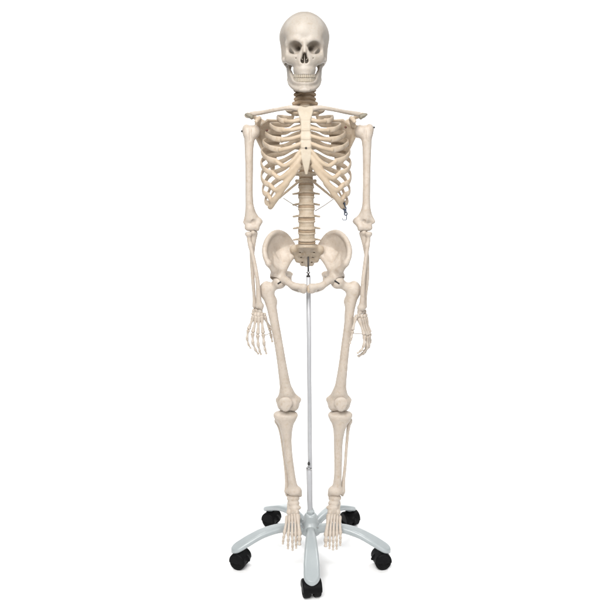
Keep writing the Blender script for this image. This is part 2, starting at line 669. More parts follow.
def sacrum_sdf():
    fs = [cyl(A(0, .002, 1.058), A(0, .25, 1), .0270, .019, .0105, .004)]
    p = [A(0, .006, 1.052), A(0, .028, 1.030), A(0, .048, 1.010), A(0, .062, .994)]
    wid = [.022, .021, .019, .015]
    for a, b, wa, wb in zip(p[:-1], p[1:], wid[:-1], wid[1:]):
        fs += [cap(a, b, .0125, .0105), cap(a + A(wa, .004, 0), b + A(wb, .004, 0), .010, .009),
               cap(a - A(wa, -.004, 0), b - A(wb, -.004, 0), .010, .009)]
    fs += both(lambda s: cap((s * .018, .016, 1.053), (s * .041, .030, 1.044), .0125, .0135))
    fs += both(lambda s: cap((s * .041, .030, 1.044), (s * .030, .050, 1.008), .0125, .010))
    f = U(.007, fs)
    holes = []
    for k, (t, x) in enumerate(((.28, .0225), (.56, .019), (.84, .0155))):
        y = .006 + t * .054
        z = 1.052 - t * .064
        holes += both(lambda s: cap((s * x, y - .020, z - .010), (s * x, y + .004, z + .006), .0036, .0028))
    f = cut(f, .003, holes)
    grooves = []
    for t in (.42, .70):
        y = .006 + t * .054
        z = 1.052 - t * .064
        grooves.append(cap((-.012, y - .0125, z - .010), (.012, y - .0125, z - .010), .0016))
    f = cut(f, .002, grooves)
    sp = [cap((0, .030, 1.05), (0, .048, 1.040), .005), cap((0, .048, 1.028), (0, .062, 1.018), .005)]
    return U(.006, f, sp)


V, Q = mesh_sdf(sacrum_sdf(), .0015)
sac = link('sacrum', tilt(V), Q, SPINEM, skel)
f = U(.004, ell((0, .072, .990), (.010, .0065, .006)), ell((0, .080, .985), (.0075, .005, .004)))
V, Q = mesh_sdf(f, .0013)
link('tailbone', tilt(V), Q, SPINEM, sac)
V, Q = mesh_sdf(cyl(A(0, spine_y(1.069), 1.0685), A(0, -.2, 1), .0285, .0184, .0030, .0016), .0012)
link('spinal_disc', tilt(V), Q, DISCM, sac)

# ---------------------------------------------------------------- rib cage
zT = lambda i: 1.490 - .0209 * (i - 1)
RIB = {  # xlat, ylat, zlat, junction, sternal end
    1: (.056, .004, 1.484, (.040, -.036, 1.466), (.0195, -.060, 1.462)),
    2: (.086, .004, 1.456, (.058, -.060, 1.437), (.0175, -.080, 1.439)),
    3: (.109, .002, 1.432, (.066, -.077, 1.409), (.0160, -.091, 1.414)),
    4: (.123, .000, 1.406, (.070, -.087, 1.380), (.0165, -.099, 1.390)),
    5: (.132, .000, 1.380, (.077, -.093, 1.350), (.0175, -.104, 1.367)),
    6: (.1375, .002, 1.352, (.088, -.093, 1.316), (.0175, -.106, 1.345)),
    7: (.140, .004, 1.320, (.100, -.086, 1.281), (.0150, -.106, 1.328)),
    8: (.1395, .008, 1.285, (.110, -.074, 1.246), None),
    9: (.134, .014, 1.249, (.116, -.058, 1.216), None),
    10: (.124, .020, 1.217, (.116, -.038, 1.190), None),
}
for i in range(1, 13):
    ys = spine_y(zT(i))
    head = A(.014, ys + .012, zT(i) + .008)
    tub = A(.034, ys + .034, zT(i) + .005)
    if i <= 10:
        xl, yl, zl, jn, _ = RIB[i]
        jn = A(*jn)
        ang = A(xl * .52, ys + .050 + (.006 if i > 3 else -.006), zT(i) - .004 + (zl - zT(i)) * .18)
        b2 = A(xl * .86, yl + .040, zT(i) * .45 + zl * .55)
        lat = A(xl, yl - .004, zl)
        fr = lat * .42 + jn * .58 + A(xl * .075, -.010, -.003)
        pts = [head, tub, ang, b2, lat, fr, jn]
        rt, rw = [.0052, .0050, .0062, .0066, .0064, .0064, .0074], [.0045, .0042, .0038, .0035, .0034, .0034, .0038]
        if i == 1:
            rt, rw = [.004, .004, .004, .0042, .0042, .0042, .0048], [.0045, .0055, .007, .0078, .0078, .0078, .008]
        n = 44
    elif i == 11:
        pts = [head, tub, A(.066, .070, 1.262), A(.100, .050, 1.235), A(.112, .022, 1.214), A(.110, .004, 1.203)]
        rt, rw, n = [.0048, .0045, .0052, .0050, .0042, .0024], [.004, .0036, .0032, .003, .003, .002], 32
    else:
        pts = [head, A(.034, ys + .026, 1.252), A(.060, .060, 1.232), A(.078, .045, 1.216), A(.084, .034, 1.208)]
        rt, rw, n = [.0045, .0042, .0045, .0038, .0022], [.0038, .0034, .003, .0028, .0018], 28
    V, Q = sweep(pts, [v * (1.24 if i <= 10 else 1) for v in rt], rw, n=n, seg=14)
    Q3 = [list(q) for q in Q]
    link('rib', tilt(V), Q3, RIBM, skel)
    Vm = V * A(-1, 1, 1)
    link('rib', tilt(Vm), [q[::-1] for q in Q3], RIBM, skel)


def cartilage_sdf():
    fs = []
    for i in range(1, 6):
        _, _, _, j, s = RIB[i]
        j, s = A(*j), A(*s)
        m = (j + s) / 2 + A(.002, -.006, -.003 if i > 1 else 0)
        fs.append(U(.003, chain([j, m, s], [.0070, .0063, .0066])))
    m6 = [A(*RIB[6][3]), A(.066, -.103, 1.303), A(.040, -.107, 1.318), A(*RIB[6][4])]
    m7 = [A(*RIB[7][3]), A(.079, -.098, 1.267), A(.052, -.105, 1.284), A(.029, -.107, 1.307), A(*RIB[7][4])]
    m8 = [A(*RIB[8][3]), A(.092, -.090, 1.232), A(.066, -.099, 1.249), A(.041, -.104, 1.276), A(.021, -.105, 1.302)]
    m9 = [A(*RIB[9][3]), A(.105, -.074, 1.201), A(.084, -.088, 1.219), A(.058, -.098, 1.249)]
    m10 = [A(*RIB[10][3]), A(.112, -.055, 1.180), A(.101, -.072, 1.193), A(.081, -.088, 1.219)]
    fs += [U(.003, chain(m6, [.0066, .0068, .0068, .0062])), U(.003, chain(m7, [.007, .0076, .0082, .0078, .0062])),
           U(.003, chain(m8, [.007, .0078, .0084, .0066])), U(.003, chain(m9, [.007, .0076, .0080, .006])),
           U(.003, chain(m10, [.0066, .0074, .0074, .0056]))]
    return U(.008, fs)


V, Q = mesh_sdf(cartilage_sdf(), .0015)
link('rib_cartilage', tilt(V), Q, CARTM, skel)
Vm, Qm = mirror(V, Q)
link('rib_cartilage', tilt(Vm), Qm, CARTM, skel)


def sternum_sdf():
    zs = A(1.278, 1.288, 1.300, 1.312, 1.324, 1.338, 1.365, 1.395, 1.420, 1.436, 1.444, 1.456, 1.466, 1.474, 1.481)
    ws = A(.0030, .0062, .0088, .0118, .0142, .0156, .0163, .0156, .0150, .0157, .0175, .0215, .0245, .0252, .0225)
    ys = A(-.106, -.107, -.108, -.1085, -.109, -.108, -.1045, -.0985, -.092, -.087, -.084, -.077, -.070, -.065, -.060)
    hs = np.interp(zs, [1.278, 1.31, 1.36, 1.44, 1.48], [.0022, .0036, .0050, .0058, .0062])
    zf = np.linspace(zs[0], zs[-1], 90)
    ker = np.ones(9) / 9
    sm = lambda v: np.convolve(np.pad(np.interp(zf, zs, v), 4, mode='edge'), ker, 'valid')
    W, Y, Hh = sm(ws), sm(ys), sm(hs)
    sl = np.gradient(Y, zf)

    def fn(P):
        z = P[:, 2]
        w, y, h = np.interp(z, zf, W), np.interp(z, zf, Y), np.interp(z, zf, Hh)
        n = np.sqrt(1 + np.interp(z, zf, sl) ** 2)
        r0 = h * .85
        dx = np.abs(P[:, 0]) - w + r0
        dy = np.abs(P[:, 1] - y) / n - h + r0
        e = np.sqrt(np.maximum(dx, 0) ** 2 + np.maximum(dy, 0) ** 2) + np.minimum(np.maximum(dx, dy), 0) - r0
        dz = np.maximum(zf[0] - z, z - zf[-1])
        return np.maximum(e * .8, smin(dz, dz, 0))

    f = F(fn, (-.032, -.118, 1.276), (.032, -.050, 1.484))
    f = cut(f, .006, cap((0, -.080, 1.4885), (0, -.045, 1.4885), .0095), both(lambda s: cap((s * .030, -.085, 1.4885), (s * .030, -.045, 1.4885), .0085)))
    tr = [cap(A(-.011, y, z), A(.011, y, z),   .0010) for z, y in ((1.440, -.0912), (1.408, -.1012), (1.382, -.1070), (1.357, -.1112))]
    nt = [ell((q * RIB[i][4][0], RIB[i][4][1] + .001, RIB[i][4][2]), (.0042, .0045, .0055)) for i in range(2, 8) for q in (1, -1)]
    return U(.006, U(.005, f, tr), nt)


V, Q = mesh_sdf(sternum_sdf(), .0014)
CREAM = material('sternum_bone_plastic', (0.48, 0.42, 0.335), 0.5, col2=(0.43, 0.365, 0.28), scale=30, bump=0.3, bscale=170,
                 sss=0.12, spec=0.35)
ster = link('breastbone', tilt(V), Q, CREAM, skel)


def screw(parent, p, d, r=.0035, ln=.004, m=DARKM):
    d = np.array(d, float)
    d /= np.linalg.norm(d)
    V, Q = sweep([np.array(p, float), np.array(p, float) + d * ln], [r, r * .85], n=4, seg=12, up=(0.1, 0.2, 1))
    return link('screw', V, Q, m, parent)


screw(ster, at(306, 148, -.1095), (0, -1, .0), .0036, .004)

WIREM = material('dull_wire', (.36, .32, .27), .5, metal=.4)
# thin wires from the costal margin to the spine
for s in (1, -1):
    p0, p1 = (at(333.5, 199, -.070), at(315, 211, .004)) if s > 0 else (at(283.5, 198.2, -.070), at(301, 208.5, .004))
    V, Q = sweep([p0, p0 * .5 + p1 * .5 + A(0, 0, -.0015), p1], [.0016], n=12, seg=6)
    link('rib_wire', V, Q, WIREM, skel)

# ---------------------------------------------------------------- shoulder girdle
PTS = [A(.018, -.062, 1.473), A(.045, -.066, 1.4765), A(.085, -.048, 1.4735), A(.130, -.012, 1.4700), A(.168, .012, 1.4675)]
RAD = [.0092, .0068, .0060, .0066, .0076]


def clavicle_sdf():
    P = spline(PTS, 15)
    R = np.interp(np.linspace(0, 4, 15), range(5), RAD)
    return U(.003, chain(list(P), list(R)))


V, Q = mesh_sdf(clavicle_sdf(), .0014)
link('collarbone', tilt(V), Q, BONE, skel)
Vm, Qm = mirror(V, Q)
link('collarbone', tilt(Vm), Qm, BONE, skel)


def scapula_sdf():
    sup, inf, gle = A(.078, .070, 1.452), A(.108, .088, 1.305), A(.160, .018, 1.416)
    midm = A(.078, .088, 1.425)
    cen = A(.112, .074, 1.395)
    latb = A(.135, .060, 1.358)
    notch = A(.120, .040, 1.452)
    fs = [U(0, tri(sup, midm, cen, .0024), tri(midm, inf, cen, .0024), tri(inf, latb, cen, .0026), tri(latb, gle, cen, .003),
            tri(gle, notch, cen, .003), tri(notch, sup, cen, .0024))]
    fs += chain([gle, latb, inf], [.0075, .0055, .0062]) + chain([inf, midm, sup, notch], [.0055, .003, .0038, .003])
    fs += [ell(A(.164, .012, 1.414), (.010, .014, .020))]
    # coracoid
    fs += chain([A(.150, .014, 1.434), A(.142, -.012, 1.452), A(.150, -.034, 1.440)], [.0088, .0072, .0062])
    # spine and acromion
    sp = [midm + A(0, .004, .004), A(.118, .092, 1.446), A(.156, .070, 1.462), A(.178, .040, 1.467), A(.180, .012, 1.464)]
    fs += chain(sp, [.004, .0052, .0062, .0078, .0068])
    fs += [U(0, tri(midm, sp[1], cen, .0024), tri(cen, sp[1], gle, .0028), tri(sp[1], sp[2], gle, .0026))]
    fs += [ell(A(.179, .020, 1.464), (.011, .020, .0072))]
    return U(.007, fs)


V, Q = mesh_sdf(scapula_sdf(), .0015)
scL = link('shoulder_blade', tilt(V), Q, RIBM, skel)
Vm, Qm = mirror(V, Q)
scR = link('shoulder_blade', tilt(Vm), Qm, RIBM, skel)
RUSTM = material('red_brown_screw', (.10, .035, .022), .5)
screw(scR, at(266.7, 130.5, -.016), (.2, -1, 0), .0036, .012, RUSTM)
screw(scL, at(345.8, 127.5, -.016), (-.2, -1, 0), .0036, .012, RUSTM)
CAPM = material('olive_grey_plastic', (.25, .225, .175), .5, col2=(.175, .16, .125), scale=80)
for o, s, px in ((scL, 1, 363.0), (scR, -1, 249.5)):
    p = at(px, 115.4, .004)
    V, Q = mesh_sdf(U(.004, ell(p + A(0, 0, -.001), (.0095, .010, .0072)), ell(p + A(s * .0085, .002, .0030), (.0065, .007, .0045)), ell(p + A(-s * .0065, 0, -.0055), (.0060, .008, .0075))), .0012)
    link('shoulder_joint_cap', V, Q, CAPM, o)


# ---------------------------------------------------------------- arms
def humerus(side):
    if side > 0:
        hd = at(359.8, 131.5, .006)
        gt = at(369.5, 130.0, .004)
        sh = [at(366.6, 137, 0), at(366.9, 150, 0), at(366.7, 172, 0), at(366.4, 196, 0), at(366, 210, 0), at(365.6, 219, 0)]
        el, bot, mede, late = at(365, 223, .0), at(365, 227.6, -.002), at(356.2, 221.2, .004), at(373, 221.5, 0)
    else:
        hd = at(255.0, 131.5, .006)
        gt = at(246.4, 130.5, .004)
        sh = [at(249.6, 137, 0), at(249.0, 150, 0), at(249.2, 172, 0), at(249.2, 196, 0), at(250, 210, 0), at(251.2, 219, 0)]
        el, bot, mede, late = at(251.8, 223, .0), at(252, 227.6, -.002), at(259.2, 221.5, .004), at(245.4, 222, 0)
    x = side
    fs = [ell(hd, (.0158, .021, .0205)), ell(gt, (.0135, .0165, .019)), ell(hd * .45 + gt * .55 + A(0, -.009, -.003), (.012, .009, .016))]
    fs += chain(sh, [.0170, .0136, .0121, .0119, .0138, .0156])
    fs = [U(.012, fs)]
    d = A(1, 0, 0)
    fs += chain([sh[-2], mede], [.009, .0085]) + chain([sh[-2], late], [.009, .0075])
    # trochlea and capitulum
    fs += [cyl(bot - x * d * .009, d, .0108, .0108, .0135, .004, side=(0, 1, 0)), ell(bot + x * d * .0125, (.0115, .0115, .0105)), cap(mede, bot - x * d * .012 + A(0, 0, .004), .0085, .0095)]
    f = U(.011, fs)
    f = cut(f, .004, ell(bot - x * d * .008 + A(0, 0, -.012), (.003, .012, .003)), ell(el - x * d * .006 + A(0, -.014, .004), (.007, .007, .007)),
            cap(hd * .5 + gt * .5 + A(0, -.021, .012), hd * .5 + gt * .5 + A(0, -.021, -.03), .0035, .002))
    V, Q = mesh_sdf(f, .0015)
    return link('upper_arm_bone', V, Q, BONE, skel)


hL, hR = humerus(1), humerus(-1)
screw(hR, at(243.2, 131.3, .0), (-1, -.35, 0), .0042, .005, DARKM)
screw(hL, at(372.9, 127.5, .0), (1, -.35, 0), .0035, .005, DARKM)

ARM = {
    1: dict(ul=[(363.6, 233.6, .008), (365.6, 247, .008), (367.2, 262, .008), (367.2, 280, .004), (365.4, 297, .0), (364.8, 306.5, -.002)],
            ra=[(368.6, 234.0, -.004), (367.8, 244, -.006), (365.6, 260, -.012), (363.2, 280, -.018), (362.6, 297, -.018), (361.8, 307.5, -.016)]),
    -1: dict(ul=[(253.4, 233.6, .008), (252.4, 247, .008), (252.0, 262, .008), (252.9, 280, .006), (254.2, 297, .002), (254.6, 306, .0)],
             ra=[(248.6, 234.0, -.004), (249.8, 244, -.006), (253.8, 260, -.012), (257.4, 280, -.016), (258.6, 297, -.014), (259.3, 305.5, -.012)]),
}
for s in (1, -1):
    u = [at(*p) for p in ARM[s]['ul']]
    r = [at(*p) for p in ARM[s]['ra']]
    ole = u[0] + A(0, .018, .024)
    f = U(.008, chain(u, [.0135, .0092, .0070, .0062, .0055, .0072]), chain([u[0] + A(0, .008, -.004), ole], [.010, .0085]),
          cap(u[0], u[0] + A(0, -.012, .004), .0095, .007), cap(u[-1] + A(0, .003, 0), u[-1] + A(-s * .002, .004, -.008), .0035, .0025))
    V, Q = mesh_sdf(f, .0014)
    link('ulna', V, Q, BONE, skel)
    f = U(.007, cyl(r[0], A(0, 0, 1), .0116, .0116, .0062, .0050), chain(r, [.007, .0070, .0066, .0068, .0085, .0110]),
          ell(r[1] + A(-s * .004, 0, -.004), (.006, .006, .008)), ell(r[-1], (.0135, .0095, .0085)),
          cap(r[-1] + A(-s * .007, 0, 0), r[-1] + A(-s * .009, -.002, -.011), .0055, .0035))
    V, Q = mesh_sdf(f, .0014)
    link('radius', V, Q, BONE, skel)

# ---------------------------------------------------------------- hands
HAND = {
    -1: dict(
        carp=[(254.2, 310.8, .004), (256.8, 310.2, -.002), (260.0, 310.4, -.006), (252.9, 313.6, .004), (255.4, 314.8, -.004),
              (258.4, 315.0, -.008), (261.6, 314.0, -.004), (264.2, 314.6, .004)],
        wrist_r=[.0058, .0062, .0070, .0046, .0060, .0066, .0058, .0056],
        meta=[((264.8, 317.4, .006), (269.2, 327.0, .020)), ((261.6, 317.6, -.006), (263.0, 332.4, -.012)),
              ((258.8, 318.4, -.010), (257.9, 333.2, -.018)), ((256.0, 318.2, -.008), (253.0, 331.6, -.014)),
              ((253.4, 317.4, -.002), (248.8, 328.4, -.006))],
        fing=[[(269.6, 328.6, .022), (271.0, 336.0, .028), (272.4, 342.4, .026)],
              [(263.2, 334.2, -.013), (264.0, 343.2, -.016), (265.0, 349.4, -.012), (266.6, 354.2, -.006)],
              [(257.6, 335.0, -.019), (258.2, 345.0, -.020), (259.6, 351.0, -.014), (261.2, 354.8, -.006)],
              [(252.6, 333.4, -.015), (252.8, 343.0, -.018), (255.4, 350.0, -.012), (258.6, 354.4, -.004)],
              [(248.2, 330.0, -.007), (246.9, 338.4, -.012), (248.4, 344.6, -.008), (251.0, 348.8, -.002)]],
        wire=((262.5, 336.0, -.018), (271.4, 332.4, .012))),
    1: dict(
        carp=[(364.6, 311.6, .004), (362.4, 311.4, -.006), (359.6, 312.0, -.014), (366.0, 315.2, .006), (364.0, 316.2, -.004),
              (361.2, 316.6, -.014), (358.2, 316.0, -.022), (356.2, 316.8, -.028)],
        wrist_r=[.0056, .0062, .0068, .0046, .0060, .0066, .0060, .0056],
        meta=[((355.2, 319.0, -.030), (352.9, 329.2, -.040)), ((359.6, 320.2, -.026), (364.0, 334.2, -.036)),
              ((361.8, 320.4, -.016), (366.4, 335.0, -.022)), ((364.0, 319.8, -.006), (368.4, 334.0, -.008)),
              ((366.0, 318.6, .004), (369.6, 331.6, .006))],
        fing=[[(352.7, 331.0, -.041), (351.2, 338.4, -.044), (349.8, 344.0, -.042)],
              [(364.4, 336.0, -.038), (364.2, 345.4, -.050), (361.0, 350.8, -.052), (357.0, 353.6, -.050)],
              [(366.9, 336.8, -.023), (367.2, 347.4, -.034), (362.8, 353.6, -.038), (357.2, 356.4, -.038)],
              [(368.9, 335.8, -.008), (369.0, 346.0, -.016), (364.2, 353.2, -.022), (358.0, 356.8, -.024)],
              [(370.0, 333.4, .007), (370.4, 341.6, .003), (367.4, 347.6, -.004), (363.2, 351.2, -.008)]],
        wire=((352.6, 333.2, -.042), (363.4, 333.8, -.036))),
}
for s in (-1, 1):
    H = HAND[s]
    cs = [at(*p) for p in H['carp']]
    blobs = [ell(c, A(1.0, .95, 1.12) * r * 1.22 * rng.uniform(.92, 1.06, 3)) for c, r in zip(cs, H['wrist_r'])]
    V, Q = mesh_sdf(U(.0022, blobs), .0012)
    hand = link('hand', V, Q, BONE, skel)
    for k, (a, b) in enumerate(H['meta']):
        V, Q = small_bone(at(*a) * 1.07 - at(*b) * .07, at(*b), .0074 if k else .0068, .55, bend=.002)
        link('palm_bone', V, Q, BONE, hand)
    for k, ph in enumerate(H['fing']):
        for q in range(len(ph) - 1):
            a, b = at(*ph[q]), at(*ph[q + 1])
            d = (b - a) / np.linalg.norm(b - a)
            rr = [.0064, .0056, .0046][q + (1 if k == 0 else 0)] * (.88 if k == 4 else 1)
            V, Q = small_bone(a + d * .0018, b - d * .0024, rr, .6)
            link('finger_bone', V, Q, BONE, hand)
    w0, w1 = at(*H['wire'][0]), at(*H['wire'][1])
    V, Q = sweep([w0, w0 * .5 + w1 * .5 + A(0, 0, -.001), w1], [.0016], n=8, seg=6)
    link('hand_wire', V, Q, WIREM, hand)


# ---------------------------------------------------------------- pelvis
def hip_sdf():
    def b(px, py, Y):
        p = at(px, py, Y)
        p[0] -= mid(p[2])
        return p

    crest = [b(320.6, 244.5, .072), b(326, 236.2, .062), b(332.5, 232.2, .042), b(339.5, 232.8, .020), b(345.6, 238.6, -.002),
             b(349.3, 248, -.022), b(348.9, 257, -.036), b(346.0, 263.4, -.042)]
    cr = [.0075, .0062, .0062, .0066, .0074, .0078, .0078, .0082]
    W, W2 = b(334.5, 250, .050), b(341, 255, .020)
    acet = b(336.6, 277, .008)
    si, b1, b2 = b(321.0, 254.5, .045), b(325.6, 260.5, .030), b(330.6, 268.5, .006)
    aiis = b(341.4, 269.5, -.026)
    fs = []
    pts = crest
    P = spline(crest, 22)
    Wl = spline([W, W * .72 + W2 * .28 + A(0, .003, 0), W2], 22)
    for i in range(21):
        fs += [tri(P[i], P[i + 1], Wl[i], .0034), tri(P[i + 1], Wl[i + 1] + A(0, 0, 1e-5), Wl[i], .0034)]
    fs += [tri(pts[0], si, W, .0045), tri(si, b1, W, .0045), tri(b1, b2, W, .0045), tri(b2, W2, W, .0040),
           tri(b2, aiis, W2, .006), tri(aiis, pts[-1], W2, .0045)]
    fs = [U(0, fs)]
    R = np.interp(np.linspace(0, 7, 22), range(8), cr)
    fs.append(U(.003, chain(list(P), list(R))))
    fs += chain([si, b1, b2, acet], [.0125, .0112, .0130, .021]) + chain([crest[-1], aiis, acet], [.0072, .0095, .020])
    # socket
    fs += [cap(acet, W2, .019, .006), ell(acet + A(.002, .004, 0), (.023, .025, .024))]
    # upper pubic branch
    syt, syb = b(311.6, 287.2, -.056), b(311.6, 290.6, -.051)
    fs += chain([acet + A(-.006, -.004, -.004), b(329, 280.5, -.022), b(322.5, 285.2, -.044), syt], [.0185, .0132, .0112, .0108])
    fs += chain([syt, syb], [.0085, .0080])
    # sitting bone and lower branch
    isp, tub = b(325.6, 274, .055), b(326.8, 281.6, .066)
    fs += chain([acet + A(-.004, .010, 0), isp, tub], [.0165, .0095, .0125]) + [cap(isp, isp + A(-.010, .004, 0), .006, .0035)]
    fs += chain([tub, b(322.5, 288.0, .020), b(316.5, 290.5, -.030), syb], [.0105, .0068, .0068, .0075])
    f = U(.010, fs)
    # hollow of the socket
    f = cut(f, .003, ell(b(338.6, 281.5, .002), (.0235, .0245, .0235)))
    return f


V, Q = mesh_sdf(hip_sdf(), .0016)
V = relax(V, Q, 24)
link('hip_bone', tilt(V), Q, BONE, skel)
Vm, Qm = mirror(V, Q)
link('hip_bone', tilt(Vm), Qm, BONE, skel)
sy = at(308.6, 289, -.055)
V, Q = mesh_sdf(ell(sy, (.0055, .0095, .0135)), .0012)
link('pubic_disc', V, Q, CARTM, skel)

# ---------------------------------------------------------------- legs
LEG = {
    1: dict(head=(337.6, 282.2, .000), troch=(354.0, 288.2, .010), lat=(356.0, 291, .008),
            shaft=[(351.6, 298, .006), (349.6, 311, .002), (348.3, 326, -.004), (345.6, 345, -.008), (343.2, 365, -.008), (340.8, 384, -.004), (339.6, 393, 0)],
            cond=(339.0, 402, .008), hw=.030, pat=(341.0, 403.5, -.031),
            plat=(340.2, 416.0, .006), tib=[(339.4, 427, .006), (338.4, 440, .004), (338.2, 455, .001), (338.0, 470, -.002), (337.4, 482, -.005), (336.2, 490, -.007)],
            fib=[(349.4, 420.5, .022), (347.8, 432, .022), (346.4, 448, .018), (345.2, 465, .012), (343.6, 480, .006), (342.6, 491, .001)],
            ank=(335.6, 495.5, -.006)),
    -1: dict(head=(279.4, 282.2, .000), troch=(266.2, 288.6, .010), lat=(264.4, 291.5, .008),
             shaft=[(269.4, 298, .006), (272.4, 311, .002), (275.2, 326, -.004), (278.8, 345, -.008), (282.0, 365, -.008), (285.0, 384, -.004), (286.6, 393, 0)],
             cond=(288.2, 402, .008), hw=.029, pat=(285.6, 403.5, -.031),
             plat=(285.6, 416.0, .006), tib=[(286.4, 427, .006), (287.0, 440, .004), (288.4, 455, .001), (290.6, 470, -.002), (292.4, 482, -.005), (293.6, 490, -.007)],
             fib=[(277.4, 420.5, .030), (280.6, 432, .030), (283.0, 448, .028), (285.2, 465, .022), (286.6, 480, .014), (287.0, 491, .006)],
             ank=(293.4, 495.5, -.006)),
}
for s in (1, -1):
    L = LEG[s]
    hd, tr, la = at(*L['head']), at(*L['troch']), at(*L['lat'])
    sh = [at(*p) for p in L['shaft']]
    k = at(*L['cond'])
    fs = [U(.006, ell(hd, (.0225, .0225, .0225)), cap(hd, tr * .75 + sh[0] * .25, .0135, .0165))]
    fs += [ell(tr + A(0, 0, .004), (.0135, .0165, .0200)), ell(la, (.0125, .015, .020))]
    fs += chain([tr] + sh, [.0165, .0192, .0160, .0148, .0144, .0154, .0186, .0222])
    lt = sh[0] + A(-s * .018, .006, -.012)
    fs += [ell(lt + A(s * .003, 0, 0), (.0080, .009, .012))]
    f1 = U(.014, fs)
    med, lat = k + A(-s * .020, .006, -.0085), k + A(s * .020, .004, -.0070)
    f2 = U(.012, ell(med, (.0180, .030, .0235)), ell(lat, (.0180, .030, .0225)),
           cap(sh[-1], med + A(-s * .0145, -.004, .017), .017, .0090), cap(sh[-1], lat + A(s * .0125, -.004, .015), .017, .0090),
           ell(k + A(0, -.014, .004), (.026, .014, .018)), ell(k + A(0, -.002, -.014), (.019, .022, .0125)))
    f = U(.014, f1, f2)
    f = cut(f, .006, cap(k + A(0, -.040, -.022), k + A(0, -.036, .010), .008, .006), cap(k + A(0, .050, -.030), k + A(0, .026, -.038), .008, .006))
    V, Q = mesh_sdf(f, .0017)
    th = link('thigh_bone', V, Q, BONE, skel)
    # dark pin of the hip joint
    ctr = hd + A(-s * .004, -.0215, .003)
    V, Q = sweep([ctr + A(-s * .0075, 0, .005), ctr + A(s * .0075, 0, -.005)], [.0028], n=6, seg=8)
    link('hip_pin', V, Q, DARKM, th)
    # kneecap
    p = at(*L['pat'])
    f = U(.008, ell(p + A(0, 0, .002), (.0230, .0085, .0195)), ell(p + A(0, .001, -.014), (.0150, .0075, .0140)))
    V, Q = mesh_sdf(f, .0014)
    link('kneecap', V, Q, BONE, skel)
    # shin bone
    pl = at(*L['plat'])
    t = [at(*q) for q in L['tib']]
    an = at(*L['ank'])
    fs = [cyl(pl + A(0, 0, .005), A(0, -.14, 1), .0400, .0260, .0065, .0050), cyl(pl + A(0, 0, -.008), A(0, -.05, 1), .0320, .0220, .0110, .0080),
          cap(pl + A(-s * .017, 0, -.004), t[0] * .3 + t[1] * .7, .0165, .0080), cap(pl + A(s * .017, 0, -.004), t[0] * .3 + t[1] * .7, .0165, .0080),
          ell(t[0] + A(0, -.012, .006), (.010, .010, .015))]
    fs += chain([pl] + t, [.022, .0185, .0152, .0132, .0126, .0140, .0172])
    fs += chain([t[0] + A(-s * .001, -.012, 0), t[1] + A(-s * .001, -.006, 0), t[2] + A(-s * .001, -.004, 0), t[3]], [.008, .0075, .007, .006])
    fs += [ell(t[-1] + A(0, 0, -.004), (.0245, .0190, .0135)), cap(t[-1] + A(-s * .016, -.002, 0), t[-1] + A(-s * .0225, -.001, -.018), .0088, .0062)]
    f = U(.012, fs)
    
    V, Q = mesh_sdf(f, .0016)
    link('shin_bone', V, Q, BONE, skel)
    fb = [at(*q) for q in L['fib']]
    f = U(.006, chain(fb, [.0085, .0058, .0054, .0054, .0060, .0085]), ell(fb[0] + A(0, 0, -.002), (.0100, .010, .0110)), cap(fb[-1], fb[-1] + A(0, 0, -.014), .0085, .0055))
    V, Q = mesh_sdf(f, .0014)
    link('calf_bone', V, Q, BONE, skel)

